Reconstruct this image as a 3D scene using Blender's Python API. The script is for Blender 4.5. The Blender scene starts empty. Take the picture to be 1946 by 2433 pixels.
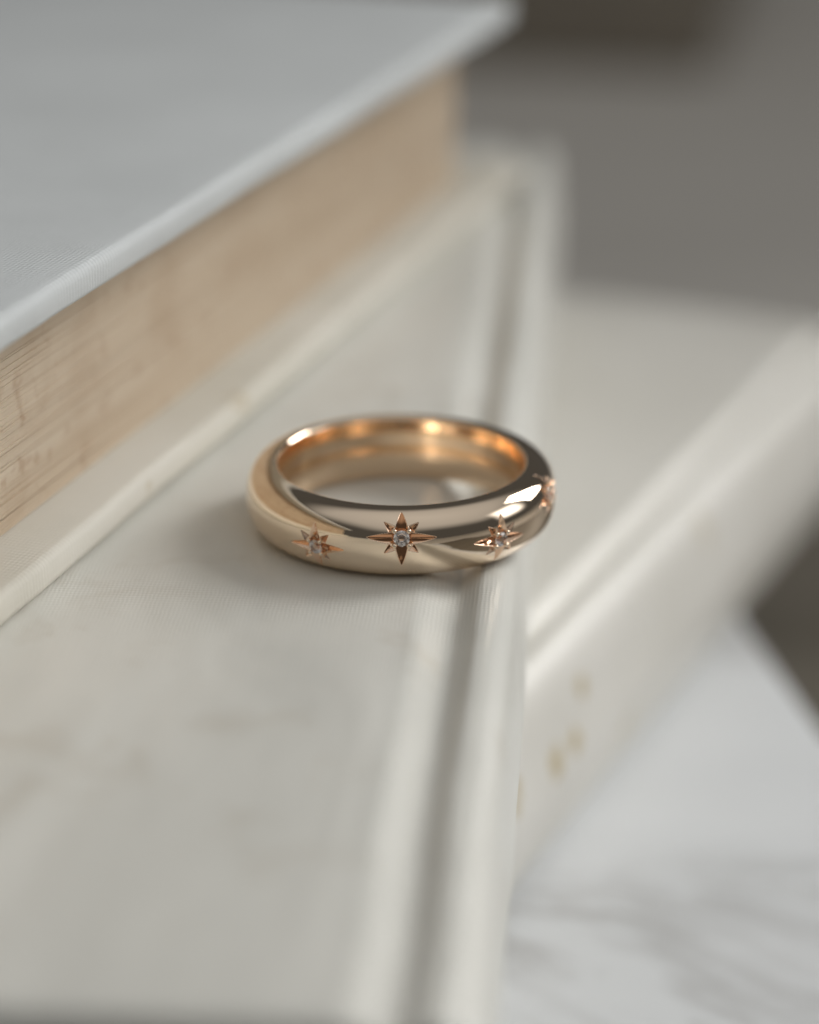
import bpy, bmesh, math, random
import numpy as np
from mathutils import Vector, noise

MM = 0.001
scene = bpy.context.scene
col = scene.collection
R = math.radians
random.seed(7)
rng = np.random.default_rng(7)

# ------------------------------------------------------------------ camera
cam_d = bpy.data.cameras.new('camera')
cam = bpy.data.objects.new('camera', cam_d)
col.objects.link(cam)
cam.location = (0.578*MM, -162.22*MM, 66.04*MM)
cam.rotation_euler = (R(90-21.92), 0, 0)
cam_d.sensor_fit = 'VERTICAL'
cam_d.sensor_height = 36.0
cam_d.lens = 90.2
cam_d.clip_start = 0.005
cam_d.clip_end = 50.0
cam_d.dof.use_dof = True
cam_d.dof.focus_distance = 0.164
cam_d.dof.aperture_fstop = 12.5
cam_d.dof.aperture_blades = 0
scene.camera = cam

# ------------------------------------------------------------------ world and light
world = bpy.data.worlds.new('World')
scene.world = world
world.use_nodes = True
bg = world.node_tree.nodes['Background']
bg.inputs['Color'].default_value = (1.0, 0.985, 0.95, 1)
bg.inputs['Strength'].default_value = 0.06

def area(name, direction, dist, sx, sy, power, color, soft=0.0, aim=(0, 0, 0), spread=180):
    p = Vector(direction).normalized()*dist
    l = bpy.data.lights.new(name, 'AREA')
    l.shape = 'RECTANGLE'; l.size = sx; l.size_y = sy
    l.energy = power; l.color = color; l.spread = R(spread)
    o = bpy.data.objects.new(name, l)
    col.objects.link(o)
    o.location = p
    q = (Vector(aim)*MM - p).to_track_quat('-Z', 'Y')
    o.rotation_euler = q.to_euler()
    if soft:                                # glow that fades towards the rim, as daylight does on a wall
        l.use_nodes = True
        nt = l.node_tree
        em = nt.nodes['Emission']
        g = nt.nodes.new('ShaderNodeNewGeometry')
        def mt(op, a, b):
            m = nt.nodes.new('ShaderNodeMath'); m.operation = op
            for k, v in ((m.inputs[0], a), (m.inputs[1], b)):
                if hasattr(v, 'is_linked'): nt.links.new(v, k)
                else: k.default_value = v
            return m.outputs[0]
        def fall(axis, half):
            w = q @ Vector(axis)
            d = nt.nodes.new('ShaderNodeVectorMath'); d.operation = 'DOT_PRODUCT'
            nt.links.new(g.outputs['Position'], d.inputs[0]); d.inputs[1].default_value = w
            t = mt('ABSOLUTE', mt('SUBTRACT', d.outputs['Value'], w.dot(p)), 0)
            m = nt.nodes.new('ShaderNodeMapRange'); m.interpolation_type = 'SMOOTHSTEP'
            m.inputs['From Min'].default_value = half
            m.inputs['From Max'].default_value = half*(1-soft)
            nt.links.new(t, m.inputs['Value'])
            return m.outputs[0]
        nt.links.new(mt('MULTIPLY', fall((1, 0, 0), sx/2), fall((0, 1, 0), sy/2)), em.inputs['Strength'])
    return o
area('window_light', (0.75, 0.45, 0.50), 0.5, 0.17, 0.26, 0.215, (1.0, 0.99, 0.965), 0.0, (0, -62, 0), 54)
area('wall_glow', (0.14, -0.30, 0.92), 0.8, 2.9, 2.3, 5.6, (1.0, 0.995, 0.98), 0.6, (0, -60, 0), 150)

area('curtain_glow', (0.90, -0.02, 0.36), 0.55, 0.34, 0.34, 0.55, (0.99, 0.985, 1.0), 0.75, (0, -20, 0), 150)

scene.render.engine = 'CYCLES'
scene.cycles.max_bounces = 12
scene.cycles.glossy_bounces = 8
scene.cycles.transmission_bounces = 10
scene.cycles.caustics_reflective = True
scene.cycles.blur_glossy = 0.6
scene.view_settings.view_transform = 'Standard'
scene.view_settings.look = 'None'
scene.view_settings.gamma = 1.0
scene.view_settings.exposure = 0.12
scene.view_settings.use_curve_mapping = False

# ------------------------------------------------------------------ material helpers
def new_mat(name):
    m = bpy.data.materials.new(name)
    m.use_nodes = True
    nt = m.node_tree
    b = nt.nodes['Principled BSDF']
    return m, nt, b
def node(nt, kind, **kw):
    n = nt.nodes.new(kind)
    for k, v in kw.items():
        if k in n.inputs: n.inputs[k].default_value = v
        else: setattr(n, k, v)
    return n
def mapping(nt, scale=(1, 1, 1), rot=(0, 0, 0)):
    tc = nt.nodes.new('ShaderNodeTexCoord')
    mp = nt.nodes.new('ShaderNodeMapping')
    mp.inputs['Scale'].default_value = scale
    mp.inputs['Rotation'].default_value = rot
    nt.links.new(tc.outputs['Object'], mp.inputs['Vector'])
    return mp.outputs['Vector']
def noise_tex(nt, vec, scale, detail=3, rough=0.5, dist=0.0):
    n = nt.nodes.new('ShaderNodeTexNoise')
    n.inputs['Scale'].default_value = scale
    n.inputs['Detail'].default_value = detail
    n.inputs['Roughness'].default_value = rough
    n.inputs['Distortion'].default_value = dist
    nt.links.new(vec, n.inputs['Vector'])
    return n.outputs['Fac']
def ramp(nt, fac, stops):
    r = nt.nodes.new('ShaderNodeValToRGB')
    el = r.color_ramp.elements
    while len(el) < len(stops): el.new(0.5)
    for e, (p, c) in zip(el, stops):
        e.position = p; e.color = (*c, 1) if len(c) == 3 else c
    nt.links.new(fac, r.inputs['Fac'])
    return r.outputs['Color']
def mix(nt, fac, a, b, mode='MIX'):
    m = nt.nodes.new('ShaderNodeMix')
    m.data_type = 'RGBA'; m.blend_type = mode
    for s, v in ((m.inputs[0], fac), (m.inputs[6], a), (m.inputs[7], b)):
        if hasattr(v, 'is_linked'): nt.links.new(v, s)
        elif isinstance(v, (int, float)): s.default_value = v
        else: s.default_value = (*v, 1)
    return m.outputs[2]
def math_n(nt, op, a, b):
    m = nt.nodes.new('ShaderNodeMath'); m.operation = op
    for s, v in ((m.inputs[0], a), (m.inputs[1], b)):
        if hasattr(v, 'is_linked'): nt.links.new(v, s)
        else: s.default_value = v
    return m.outputs[0]
def bump(nt, height, strength, dist, prev=None):
    b = nt.nodes.new('ShaderNodeBump')
    b.inputs['Strength'].default_value = strength
    b.inputs['Distance'].default_value = dist
    nt.links.new(height, b.inputs['Height'])
    if prev: nt.links.new(prev, b.inputs['Normal'])
    return b.outputs['Normal']

def linen(name, base, stain, rough, weave, pitch=0.27, spots=0.0, sheen=0.0, wave=0.0, thread_dark=0.35, streak=False, marks=()):
    """book cloth: two crossing sets of threads, uneven tone, foxing"""
    m, nt, b = new_mat(name)
    vec = mapping(nt)
    sep = nt.nodes.new('ShaderNodeSeparateXYZ'); nt.links.new(vec, sep.inputs[0])
    wob = noise_tex(nt, vec, 900, 2)
    def thread(axis, p):
        c = math_n(nt, 'MULTIPLY', sep.outputs[axis], 2*math.pi/(p*MM))
        c = math_n(nt, 'ADD', c, math_n(nt, 'MULTIPLY', wob, 4.5))
        return math_n(nt, 'SINE', c, 0)
    tx, ty = thread(0, pitch), thread(1, pitch*1.35)
    wv = math_n(nt, 'ADD', math_n(nt, 'MULTIPLY', tx, 0.65), math_n(nt, 'MULTIPLY', ty, 0.35))
    fib = noise_tex(nt, vec, 5200, 2)
    wv = math_n(nt, 'ADD', wv, math_n(nt, 'MULTIPLY', fib, 1.2))
    patch = ramp(nt, noise_tex(nt, vec, 210, 4, 0.65), [(0.36, (0.12,)*3), (0.66, (1,)*3)])
    wv = math_n(nt, 'MULTIPLY', wv, patch)
    slub = noise_tex(nt, mapping(nt, (1, 0.06, 1)), 2600, 2)
    wv = math_n(nt, 'ADD', wv, math_n(nt, 'MULTIPLY', slub, 0.9))
    nrm = bump(nt, wv, weave, 0.03*MM)
    if wave:
        big = noise_tex(nt, mapping(nt, (1, 0.3, 1), (0, 0, R(-32))), 90, 2, 0.45, 0.6)
        nrm = bump(nt, big, wave, 1.2*MM, nrm)
    tone = noise_tex(nt, mapping(nt, (1, 0.35, 1), (0, 0, R(-38))) if streak else vec, 85 if streak else 60, 4, 0.55)
    c = mix(nt, ramp(nt, tone, [(0.35, (0, 0, 0)), (0.75, (1, 1, 1))]), base, stain)
    thr = ramp(nt, math_n(nt, 'MULTIPLY_ADD', wv, 0.22), [(0.0, (0.93,)*3), (0.5, (1,)*3)])  # tone slightly darker where the weave sits low
    c = mix(nt, thread_dark, c, thr, 'MULTIPLY')
    if spots:
        v2 = noise_tex(nt, vec, 300, 3, 0.6)
        v3 = noise_tex(nt, vec, 75, 2)
        s = math_n(nt, 'MULTIPLY', v2, v3)
        s = ramp(nt, s, [(0.355, (0,)*3), (0.44, (spots,)*3)])
        c = mix(nt, s, c, (0.42, 0.31, 0.15))
    if streak:                                              # faint old handling stains
        st = noise_tex(nt, vec, 135, 4, 0.6, 0.5)
        c = mix(nt, ramp(nt, st, [(0.57, (0,)*3), (0.70, (0.22,)*3)]), c, (0.44, 0.38, 0.29))
    for (my, mz, mr, ms) in marks:                         # brown foxing stains at their places on the cloth
        d = nt.nodes.new('ShaderNodeVectorMath'); d.operation = 'DISTANCE'
        sc = nt.nodes.new('ShaderNodeVectorMath'); sc.operation = 'MULTIPLY'
        nt.links.new(vec, sc.inputs[0]); sc.inputs[1].default_value = (0, 1, 0.8)
        nt.links.new(sc.outputs[0], d.inputs[0]); d.inputs[1].default_value = (0, my*MM, mz*0.8*MM)
        dd = math_n(nt, 'ADD', d.outputs['Value'], math_n(nt, 'MULTIPLY', math_n(nt, 'SUBTRACT', noise_tex(nt, vec, 900, 3), 0.5), 1.6*mr*MM))
        mr_ = nt.nodes.new('ShaderNodeMapRange'); mr_.interpolation_type = 'SMOOTHSTEP'
        mr_.inputs['From Min'].default_value = mr*1.15*MM; mr_.inputs['From Max'].default_value = mr*0.5*MM
        mr_.inputs['To Max'].default_value = ms
        nt.links.new(dd, mr_.inputs['Value'])
        c = mix(nt, mr_.outputs[0], c, (0.46, 0.36, 0.17))
    nt.links.new(c, b.inputs['Base Color'])
    nt.links.new(nrm, b.inputs['Normal'])
    b.inputs['Roughness'].default_value = rough
    b.inputs['Sheen Weight'].default_value = sheen
    return m

M_coverB = linen('ivory_coated_cloth', (0.735, 0.725, 0.675), (0.62, 0.615, 0.57), 0.32, 0.30, 0.27, wave=0.6, streak=True)
M_coverA = linen('white_linen', (0.61, 0.635, 0.64), (0.555, 0.578, 0.582), 0.75, 0.7, 0.30, sheen=0.1)
M_edgeA = linen('cream_linen', (0.70, 0.67, 0.60), (0.60, 0.57, 0.49), 0.75, 0.42, 0.30, spots=0.5)
M_coverC = linen('foxed_cream_cloth', (0.74, 0.72, 0.67), (0.67, 0.65, 0.595), 0.42, 0.2, 0.3, wave=0.1,
                 marks=((86.3, 13.8, 1.0, 0.75), (83.4, 10.5, 1.0, 0.85), (79.4, 10.4, 1.25, 0.8),
                        (71.8, 12.0, 1.0, 0.7), (71.0, 10.6, 0.8, 0.7), (96.4, 6.0, 1.5, 0.35), (94.2, 5.0, 0.8, 0.3), (118.0, 15.0, 1.6, 0.25), (126.0, 8.0, 1.1, 0.2)))

def paper():
    m, nt, b = new_mat('aged_paper_edges')
    vec = mapping(nt)
    streak = noise_tex(nt, mapping(nt, (25, 12, 4200)), 1.0, 4, 0.65)
    band = noise_tex(nt, mapping(nt, (20, 14, 420)), 1.0, 3, 0.55)
    c = ramp(nt, band, [(0.25, (0.53, 0.42, 0.30)), (0.5, (0.59, 0.485, 0.365)), (0.78, (0.63, 0.535, 0.415))])
    c = mix(nt, 0.28, c, ramp(nt, streak, [(0.34, (0.70, 0.63, 0.56)), (0.56, (1, 1, 1))]), 'MULTIPLY')
    blot = noise_tex(nt, vec, 130, 4, 0.6)
    c = mix(nt, ramp(nt, blot, [(0.50, (0,)*3), (0.72, (0.45,)*3)]), c, (0.42, 0.29, 0.18))
    sp = noise_tex(nt, vec, 560, 2, 0.5)
    c = mix(nt, ramp(nt, sp, [(0.60, (0,)*3), (0.74, (0.42,)*3)]), c, (0.33, 0.18, 0.09))
    nt.links.new(c, b.inputs['Base Color'])
    b.inputs['Roughness'].default_value = 0.7
    nt.links.new(bump(nt, streak, 0.5, 0.05*MM), b.inputs['Normal'])
    return m
M_paper = paper()

def marble():
    m, nt, b = new_mat('white_marble')
    vec = mapping(nt, (1, 2.2, 1), (0, 0, R(12)))
    v = noise_tex(nt, vec, 24, 6, 0.6, 1.2)
    vein = ramp(nt, v, [(0.40, (0,)*3), (0.49, (1,)*3), (0.57, (0,)*3)])
    cl = noise_tex(nt, vec, 30, 3)
    c = mix(nt, cl, (0.73, 0.745, 0.755), (0.61, 0.625, 0.635))
    c = mix(nt, math_n(nt, 'MULTIPLY', vein, ramp(nt, noise_tex(nt, vec, 14, 2), [(0.44, (0,)*3), (0.66, (0.6,)*3)])), c, (0.22, 0.205, 0.19))
    nt.links.new(c, b.inputs['Base Color'])
    b.inputs['Roughness'].default_value = 0.35
    return m
M_marble = marble()

def wood(name, a, bb, rough=0.55):
    m, nt, b = new_mat(name)
    g = noise_tex(nt, mapping(nt, (6, 60, 6)), 1.0, 5, 0.6, 0.4)
    nt.links.new(ramp(nt, g, [(0.3, a), (0.7, bb)]), b.inputs['Base Color'])
    b.inputs['Roughness'].default_value = rough
    nt.links.new(bump(nt, g, 0.3, 0.4*MM), b.inputs['Normal'])
    return m
M_table = wood('taupe_wood', (0.68, 0.645, 0.59), (0.79, 0.755, 0.695))
M_shade_slab = wood('shaded_drop_brown', (0.12, 0.105, 0.08), (0.17, 0.15, 0.12))
M_dark = wood('dark_brown_wood', (0.23, 0.20, 0.16), (0.31, 0.275, 0.225))

def gold(name, colr, rough):
    m, nt, b = new_mat(name)
    b.inputs['Base Color'].default_value = (*colr, 1)
    b.inputs['Metallic'].default_value = 1.0
    vec = mapping(nt)
    sc = noise_tex(nt, vec, 2600, 3, 0.6)
    r = nt.nodes.new('ShaderNodeMapRange')
    r.inputs['To Min'].default_value = rough*0.7; r.inputs['To Max'].default_value = rough*1.5
    nt.links.new(sc, r.inputs['Value'])
    nt.links.new(r.outputs[0], b.inputs['Roughness'])
    nt.links.new(bump(nt, noise_tex(nt, vec, 360, 2), 0.10, 0.05*MM), b.inputs['Normal'])
    return m
M_gold = gold('polished_champagne_gold', (0.93, 0.765, 0.59), 0.012)
M_cut = gold('reflection_reddened_gold', (0.90, 0.64, 0.46), 0.05)  # redder, darker than the band: reflections within the cuts put into the colour
M_satin = gold('satin_bounce_tinted_gold', (0.93, 0.735, 0.535), 0.16)  # satin bore, its base ambered to stand for gold-to-gold bounce light

def diamond_mat():
    m, nt, b = new_mat('diamond')
    b.inputs['Base Color'].default_value = (1, 0.985, 0.98, 1)
    b.inputs['Transmission Weight'].default_value = 1.0
    b.inputs['IOR'].default_value = 2.42
    b.inputs['Roughness'].default_value = 0.0
    return m
M_diamond = diamond_mat()

# ------------------------------------------------------------------ object helpers
def link(name, me, mat, parent=None, smooth=True):
    if smooth: me.polygons.foreach_set('use_smooth', [True]*len(me.polygons))
    me.materials.append(mat)
    o = bpy.data.objects.new(name, me)
    col.objects.link(o)
    if parent: o.parent = parent
    return o
def mesh(name, v, f):
    me = bpy.data.meshes.new(name)
    me.from_pydata([tuple(p) for p in v], [], [tuple(int(i) for i in q) for q in f])
    me.update()
    return me
def empty(name, loc, rotz, label, cat, group=None):
    o = bpy.data.objects.new(name, None)
    o.empty_display_size = 0.01
    col.objects.link(o)
    o.location = loc; o.rotation_euler = (0, 0, rotz)
    o['label'] = label; o['category'] = cat
    if group: o['group'] = group
    return o
def set_sharp(me, ang=40):
    try: me.set_sharp_from_angle(angle=R(ang))
    except Exception: pass

def extrude_profile(name, prof, L, mat, parent, r=0.5, wobble=0.0, seed=0, nseg=150, sharp=None):
    """closed 2-D outline (x, z) in mm swept along y with rounded ends"""
    P = np.array(prof, float)
    n = len(P)
    area2 = np.sum(P[:, 0]*np.roll(P[:, 1], -1) - np.roll(P[:, 0], -1)*P[:, 1])
    if area2 < 0: P = P[::-1]
    t = np.roll(P, -1, 0) - np.roll(P, 1, 0)
    t /= np.linalg.norm(t, axis=1)[:, None] + 1e-9
    nrm = np.c_[t[:, 1], -t[:, 0]]
    rows = []
    for k in range(5):
        a = k/4*math.pi/2
        rows.append((r - r*math.sin(a), r*(1-math.cos(a))))
    rows = [(r - r*math.sin(math.pi/2*(4-k)/4), r*(1-math.cos(math.pi/2*(4-k)/4))) for k in range(5)]
    mid = [(r + (L-2*r)*i/nseg, 0.0) for i in range(1, nseg)]
    rows = rows + mid + [(L-y, s) for y, s in rows[::-1]]
    V = []
    for y, s in rows:
        Q = P - nrm*s
        for (x, z) in Q:
            dx = dz = 0
            if wobble:
                dx = wobble*noise.noise(Vector((x*0.02, y*0.05, seed + z*0.03)))
                dx += wobble*0.22*noise.noise(Vector((x*0.1, y*0.35, seed + 2.0)))
                e = min(1.0, abs(x + 4.0)/2.5)              # the cover lies flat; only joint and spine are uneven
                k = 0.10 if (x < -7.5) else 0.5 - 0.3*e
                dz = wobble*k*(noise.noise(Vector((9.0, y*0.06, seed + 5.0))) + 0.4*noise.noise(Vector((x*0.2, y*0.3, seed + 7.0))) - 0.6)
            V.append(((x+dx)*MM, y*MM, (z+dz)*MM))
    F = []
    for i in range(len(rows)-1):
        for j in range(n):
            j2 = (j+1) % n
            F.append((i*n+j, (i+1)*n+j, (i+1)*n+j2, i*n+j2))
    F.append(tuple(range(n)))
    F.append(tuple((len(rows)-1)*n + j for j in range(n-1, -1, -1)))
    me = mesh(name, V, F)
    o = link(name, me, mat, parent)
    set_sharp(me, 50)
    bm = bmesh.new(); bm.from_mesh(me); bmesh.ops.recalc_face_normals(bm, faces=bm.faces); bm.to_mesh(me); bm.free()
    return o

def arc(cx, cz, r, a0, a1, n):
    return [(cx + r*math.cos(R(a0+(a1-a0)*i/n)), cz + r*math.sin(R(a0+(a1-a0)*i/n))) for i in range(n+1)]

def sheet_block(name, x0, x1, y0, y1, z0, z1, n, mat, parent, jit, seed, nseg=10):
    """stack of single leaves, each with its own uneven edge, joined as one part"""
    rg = np.random.default_rng(seed)
    V, F = [], []
    hs = rg.uniform(0.7, 1.3, n); hs = hs/hs.sum()*(z1-z0)
    z = z0
    drift = 0
    for k in range(n):
        drift = 0.85*drift + rg.normal(0, jit*0.35)
        off = drift + rg.normal(0, jit*0.5)
        offy = rg.normal(0, jit*0.8)
        base = len(V)
        ph = rg.uniform(0, 6)
        gap = 0.006 if k % 5 else 0.03
        for i in range(nseg+1):
            y = y0 + (y1-y0)*i/nseg + (offy if i in (0, nseg) else 0)
            w = off + 0.04*math.sin(ph + i*0.9)*jit*6
            for (xx, zz) in ((x0 - w, z+gap), (x1, z+gap), (x1, z+hs[k]), (x0 - w, z+hs[k])):
                V.append((xx*MM, y*MM, zz*MM))
        for i in range(nseg):
            a = base + i*4
            for j in range(4):
                F.append((a+j, a+(j+1) % 4, a+4+(j+1) % 4, a+4+j))
        F.append((base, base+3, base+2, base+1))
        e = base + nseg*4
        F.append((e, e+1, e+2, e+3))
        z += hs[k]
    me = mesh(name, V, F)
    o = link(name, me, mat, parent, smooth=False)
    o['kind'] = 'stuff'
    return o

def groove_z(x, g, gw, gd):
    d = abs(x+g)/(gw*1.35 if x < -g else gw*0.85)
    return -gd*0.5*(1+math.cos(math.pi*min(d, 1))) if d < 1 else 0.0

def book(name, loc, ang, label, W, L, T, m_cover, m_spine, g=4.0, gw=1.5, gd=1.0, t=2.4, rs=2.0, sq=4.0,
         sheets=40, jit=0.08, seed=1, wob=0.12, ridge=0.0, sqy=4.0, m_back=None, rz=None):
    """case-bound book; local x=0 is the spine face, the leaves open towards -x, y runs along the spine"""
    root = empty(name, loc, ang, label, 'book')
    re = 0.75
    def cover(flip):
        P = []
        P += arc(-W+re, T-re, re, 180, 90, 6)
        xs = list(np.linspace(-W+re, -g-gw*1.4, 40)[1:]) + list(np.linspace(-g-gw*1.4, -g, 18)[1:])
        P += [(x, T + groove_z(x, g, gw, gd)) for x in xs]
        P += [(-g, T-t)]
        P += [(x, T-t) for x in np.linspace(-g, -W+re, 12)[1:]]
        P += arc(-W+re, T-t+re, re, 270, 180, 5)[1:-1]
        if flip: P = [(x, T-z) for x, z in P]
        return P
    fc = extrude_profile('front_cover', cover(False), L, m_cover, root, 0.6, wob, seed)
    bc = extrude_profile('back_cover', cover(True), L, m_back or m_cover, root, 0.6, wob, seed+3)
    top = [(x, T + groove_z(x, g, gw, gd) + ridge*math.sin(math.pi*min(1, max(0, (x+g)/(g-rs*0.4))))) for x in np.linspace(-g, -rs, 20)]
    rz = rz or rs
    sh = [(x, T-rz + (z-(T-rs)-0.0)*rz/rs) for x, z in arc(-rs, T-rs, rs, 90, 12, 14)[1:]]
    sh = [(x, T-rz + (zz-(T-rz))) for x, zz in sh]
    P = top + sh
    b = rs*(1-math.cos(R(12)))
    for i in range(1, 12):                                   # faintly rounded spine face
        zz = T-rz+rz*math.sin(R(12)) - (T-2*(rz-rz*math.sin(R(12))))*i/12
        P.append((-b + 0.5*math.sin(math.pi*i/12), zz))
    P += [(x, T-z) for x, z in (top + sh)][::-1]
    inner = [(-g, t), (-1.6-rs*0.3, t+(rz-rs)*0.3), (-1.5, t+2+(rz-rs)*0.4), (-1.5, T-t-2-(rz-rs)*0.4), (-1.6-rs*0.3, T-t-(rz-rs)*0.3), (-g, T-t)]
    sp = extrude_profile('spine', P + inner, L, m_spine, root, 0.6, wob, seed)
    pg = sheet_block('page_block', -W+sq, -g-0.5, sqy, L-sqy, t+0.05, T-t-0.05, sheets, M_paper, root, jit, seed)
    return root, fc, bc, sp, pg

# ------------------------------------------------------------------ the setting
def slab(name, pts, z0, z1, mat, bev, parent=None):
    bm = bmesh.new()
    lo = [bm.verts.new((x*MM, y*MM, z0*MM)) for x, y in pts]
    f = bm.faces.new(lo)
    r = bmesh.ops.extrude_face_region(bm, geom=[f])
    for v in r['geom']:
        if isinstance(v, bmesh.types.BMVert): v.co.z = z1*MM
    bmesh.ops.recalc_face_normals(bm, faces=bm.faces)
    bmesh.ops.bevel(bm, geom=bm.edges[:], offset=bev*MM, segments=4, affect='EDGES', profile=0.5)
    me = bpy.data.meshes.new(name); bm.to_mesh(me); bm.free()
    o = link(name, me, mat, parent)
    set_sharp(me, 40)
    return o

TB, TC = 18.0, 18.0                     # thicknesses of the middle and lowest book
zM = -TB-TC                             # marble top
tab = slab('table_top', [(-900, -900), (900, -900), (900, 900), (-900, 900)], zM-62, zM-24, M_table, 2)
tab['kind'] = 'structure'
marble_o = slab('marble_board', [(-150, -150), (71, -150), (34.5, 57.5), (29, 90), (-150, 90)], zM-14, zM, M_marble, 2.0)
marble_o['label'] = 'white marble board with grey veins under the stack of books'
marble_o['category'] = 'marble board'

bd = slab('shade_slab', [(-190, -190), (190, -190), (190, 180), (-190, 180)], zM-23.9, zM-14.1, M_shade_slab, 2.5)  # added dark slab, stands for the shaded drop beyond the marble's edge
bd['label'] = 'dark brown slab added under the white marble board for the shaded drop'
bd['category'] = 'added dark slab'

dk = slab('wooden_tray', [(-10, 432), (70, 418), (120, 700), (-10, 720)], zM-23.8, zM+6, M_dark, 3.0)
dk['label'] = 'dark brown wooden tray far behind the books, out of focus'
dk['category'] = 'tray'

# ------------------------------------------------------------------ the books
thB = R(85.75)
nB = Vector((math.sin(thB), -math.cos(thB))); aB = Vector((math.cos(thB), math.sin(thB)))
offB = nB.dot(Vector((6.65, -22.75)))
pB = nB*offB + aB*(-61.5)
B = book('cloth_book', (pB.x*MM, pB.y*MM, -TB*MM), thB-math.pi/2,
         'ivory cloth book carrying the gold ring beside its spine groove', 118, 171, TB, M_coverB, M_coverB,
         g=3.9, gw=2.0, gd=0.85, rs=2.1, seed=3, wob=0.3)

thC = R(65.5)
nC = Vector((math.sin(thC), -math.cos(thC))); aC = Vector((math.cos(thC), math.sin(thC)))
pC = nC*4.9 + aC*(-62)
C = book('cloth_book', (pC.x*MM, pC.y*MM, zM*MM), thC-math.pi/2,
         'lowest cream book with brown foxing spots on its spine, lying on marble', 120, 172.5, TC, M_coverC, M_coverC,
         g=4.6, gw=1.5, gd=1.25, rs=3.6, rz=7.5, seed=11, sheets=24)

thA = R(71.2)
nA = Vector((math.sin(thA), -math.cos(thA))); aA = Vector((math.cos(thA), math.sin(thA)))
LA, WA, TA = 152.0, 105.0, 19.5
pA = nA*(-17.4-WA) + aA*84.5              # spine side lies away from the ring; the leaves face it
A = book('cloth_book', (pA.x*MM, pA.y*MM, 0.1*MM), thA+math.pi/2,
         'topmost white linen book with tan foxed page edges facing the ring', WA, LA, TA, M_coverA, M_coverA,
         g=5, gw=1.8, gd=1.2, t=2.3, sq=4.4, sqy=5.0, sheets=84, jit=0.075, seed=21, wob=0.25, m_back=M_edgeA)
A[2].location.y = -5.5*MM              # the old case is cocked: its lower board sits further back

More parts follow.
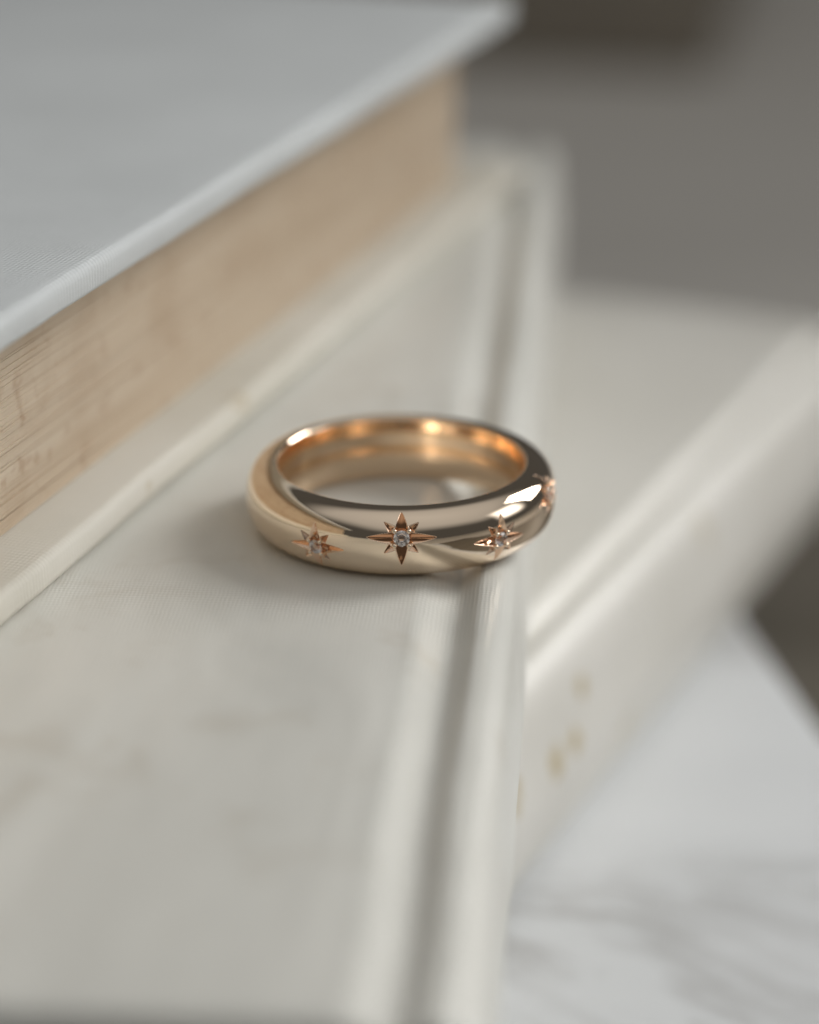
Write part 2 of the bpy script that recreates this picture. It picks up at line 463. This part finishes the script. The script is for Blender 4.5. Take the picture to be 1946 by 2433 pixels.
# ------------------------------------------------------------------ the ring
RI, RO, H = 8.31, 10.5, 4.65
def ring():
    root = empty('gold_ring', (0, 0, 0.015*MM), 0,
                 'polished pale gold domed ring engraved with stars and set with small diamonds', 'ring')
    n = 2.3
    ph = np.linspace(-math.pi/2, math.pi/2, 4001)
    a = np.sign(np.sin(ph))*np.abs(np.sin(ph))**(2/n)
    rr = RI + 0.30 + (RO-RI-0.30)*np.abs(np.cos(ph))**(2/n)
    dense = np.c_[rr, H/2 + a*H/2]
    s = np.r_[0, np.cumsum(np.linalg.norm(np.diff(dense, axis=0), axis=1))]
    nv = 230
    sv = np.linspace(0, s[-1], nv)
    outer = np.c_[np.interp(sv, s, dense[:, 0]), np.interp(sv, s, dense[:, 1])]
    v = sv - s[-1]/2                                           # arc length from the equator, up is +
    # inner wall, top to bottom: rounded lip then comfort-fit bow
    inn = []
    for k in range(1, 9):
        q = k/8*math.pi/2
        inn.append((RI+0.30-0.28*math.sin(q), H-0.28*(1-math.cos(q))))
    for k in range(1, 49):
        z = H-0.28 - (H-0.56)*k/49
        z0 = 0.22*H
        u = (z-z0)/(H-0.28-z0) if z > z0 else (z0-z)/(z0-0.28)
        inn.append((RI+0.02-0.26*(1-u*u)+0.032*math.sin(2*math.pi*2.1*(z-0.28)/(H-0.56))*(1-u**4), z))
    for k in range(8, 0, -1):
        q = k/8*math.pi/2
        inn.append((RI+0.30-0.28*math.sin(q), 0.28*(1-math.cos(q))))
    prof = np.vstack([outer, np.array(inn)])
    npf = len(prof)
    tan = np.gradient(outer, axis=0); tan /= np.linalg.norm(tan, axis=1)[:, None]
    nrm = np.c_[tan[:, 1], -tan[:, 0]]                         # outward (r, z)
    stars = [(-31.8, -0.42, 0.92, 4), (0.4, 0.78, 1.0, 0), (38.6, -0.20, 0.95, -5), (73.0, 0.95, 0.95, 6)]
    # azimuth samples, dense where a star is cut
    th = []
    x = -180.0
    while x < 180.0-1e-6:
        th.append(x)
        near = min(abs(x-c[0]) for c in stars)
        x += 0.16 if near < 13.6 else (0.5 if near < 18 else 1.2)
    th = np.array(th); nt_ = len(th)
    depth = np.zeros((nt_, nv)); owner = -np.ones((nt_, nv), int)
    def rays(U, V, sc, rot):
        d = np.zeros_like(U)
        U, V = U/sc, V/sc
        c0, s0 = math.cos(R(rot)), math.sin(R(rot))
        U, V = U*c0+V*s0, -U*s0+V*c0
        def ray(ang, r0, L, w0, dep, pw):
            ca, sa = math.cos(R(ang)), math.sin(R(ang))
            p = U*ca+V*sa; q = -U*sa+V*ca
            tt = np.clip((p-r0)/(L-r0), 0, 1)
            w = w0*(1-tt)**pw
            ok = (p > r0) & (p < L) & (np.abs(q) < w)
            prof_ = 1-np.abs(q)/np.maximum(w, 1e-6)
            return np.where(ok, dep*prof_*(w/w0)**0.8, 0)
        for ang, L, w in ((90, 1.82, 0.53), (270, 1.88, 0.50), (0, 2.28, 0.47), (180, 2.28, 0.47)):
            d = np.maximum(d, ray(ang, 0.25, L, w, 0.52, 0.72))
        for ang, L in ((42, 1.55), (138, 1.6), (222, 1.55), (318, 1.45)):
            d = np.maximum(d, ray(ang, 0.86, L, 0.31, 0.26, 0.85))
        rad = np.hypot(U, V)
        d = np.where(rad < 0.60, np.maximum(d, 0.30*np.clip((0.60-rad)/0.05, 0, 1)), d)
        return d*sc
    for i, (c, v0, sc, rot) in enumerate(stars):
        sel = np.abs(th-c) < 13.8
        U = (np.radians(th[sel]-c)*RO)[:, None]*np.ones(nv)
        V = np.ones(sel.sum())[:, None]*(v-v0)[None, :]
        d = rays(U, V, sc, rot)
        depth[sel] = d
        o = owner[sel]; o[d > 0.004] = i; owner[sel] = o
    ct, st = np.sin(np.radians(th)), -np.cos(np.radians(th))   # azimuth 0 faces -y
    Rr = np.tile(prof[:, 0], (nt_, 1)); Zz = np.tile(prof[:, 1], (nt_, 1))
    Rr[:, :nv] -= depth*nrm[None, :, 0]; Zz[:, :nv] -= depth*nrm[None, :, 1]
    X = (Rr*ct[:, None])*MM; Y = (Rr*st[:, None])*MM; Z = Zz*MM
    co = np.stack([X, Y, Z], -1).reshape(-1, 3)
    i0 = np.arange(nt_); i1 = (i0+1) % nt_
    j0 = np.arange(npf); j1 = (j0+1) % npf
    q = np.stack([i0[:, None]*npf+j0, i1[:, None]*npf+j0, i1[:, None]*npf+j1, i0[:, None]*npf+j1], -1).reshape(-1, 4)
    own = -np.ones((nt_, npf), int); own[:, :nv] = owner
    of = own.reshape(-1)[q].max(1)
    def build(name, faces, mat, parent, sharp=None):
        used = np.unique(faces)
        remap = -np.ones(len(co), int); remap[used] = np.arange(len(used))
        me = bpy.data.meshes.new(name)
        me.vertices.add(len(used)); me.vertices.foreach_set('co', co[used].reshape(-1))
        nf = len(faces)
        me.loops.add(nf*4); me.loops.foreach_set('vertex_index', remap[faces].reshape(-1))
        me.polygons.add(nf); me.polygons.foreach_set('loop_start', np.arange(0, nf*4, 4))
        me.update(calc_edges=True); me.validate()
        o = link(name, me, mat, parent)
        if sharp: set_sharp(me, sharp)
        return o
    band = build('band', q[of < 0], M_gold, root)
    band.data.materials.append(M_satin)                        # the bore is satin, the outside mirror-polished
    jj = (np.tile(np.arange(npf), nt_)[of < 0] >= nv+5) & (np.tile(np.arange(npf), nt_)[of < 0] < npf-5)
    band.data.polygons.foreach_set('material_index', jj.astype(np.int32))
    for i, (c, v0, sc, rot) in enumerate(stars):
        so = build('engraved_star', q[of == i], M_cut, root, 28)
        so['label'] = 'eight-pointed star cut into the band around a small diamond'
        # local frame at the star's centre
        k = int(np.argmin(np.abs(v-v0)))
        az = R(c)
        er = Vector((math.sin(az), -math.cos(az), 0)); et = Vector((math.cos(az), math.sin(az), 0)); ez = Vector((0, 0, 1))
        P0 = er*prof[k, 0] + ez*prof[k, 1]
        N = (er*nrm[k, 0] + ez*nrm[k, 1]).normalized()
        T2 = N.cross(et).normalized()
        def at(u, w, h): return (P0 + et*u + T2*w + N*h)*MM
        # round brilliant: table, crown, girdle, pavilion
        vs, fs = [], []
        m8 = 8
        rg = 0.53*sc
        jr = rot*0.02
        def rg_(rad, h, nn, o0):
            b0 = len(vs)
            for e in range(nn):
                an = 2*math.pi*(e+o0)/nn + jr
                vs.append(at(rad*math.cos(an), rad*math.sin(an), h))
            return b0
        g1 = 0.0
        t0 = rg_(rg*0.56, g1+0.13*sc, 8, 0); c0_ = rg_(rg*0.80, g1+0.075*sc, 8, 0.5)
        ga = rg_(rg, g1, 16, 0); gb = rg_(rg, g1-0.03*sc, 16, 0)
        pv = rg_(rg*0.5, g1-0.25*sc, 8, 0.5)
        cu = len(vs); vs.append(at(0, 0, g1-0.46*sc))
        fs.append(tuple(t0+e for e in range(8)))
        for e in range(8):
            e1 = (e+1) % 8
            fs.append((t0+e, c0_+e, t0+e1))
            fs.append((t0+e1, c0_+e, ga+2*e1, c0_+e1))
            fs.append((c0_+e, ga+2*e, ga+2*e+1)); fs.append((c0_+e, ga+2*e+1, ga+2*e1))
            fs.append((pv+e, gb+2*e+1, gb+2*e)); fs.append((pv+e, gb+2*e1, gb+2*e+1))
            fs.append((pv+e, cu, pv+e1, gb+2*e1))
        for e in range(16):
            e1 = (e+1) % 16
            fs.append((ga+e, gb+e, gb+e1, ga+e1))
        me = mesh('diamond', vs, fs)
        bm = bmesh.new(); bm.from_mesh(me); bmesh.ops.recalc_face_normals(bm, faces=bm.faces); bm.to_mesh(me); bm.free()
        link('diamond', me, M_diamond, so, smooth=False)
        # four bead prongs raised between the rays
        for an in (45, 135, 225, 315):
            bm = bmesh.new()
            bmesh.ops.create_icosphere(bm, subdivisions=2, radius=0.17*sc*MM)
            pc = at(0.66*sc*math.cos(R(an+rot)), 0.66*sc*math.sin(R(an+rot)), 0.05)
            for vv in bm.verts: vv.co += pc
            me = bpy.data.meshes.new('prong'); bm.to_mesh(me); bm.free()
            link('prong', me, M_gold, so)
    return root
ring()
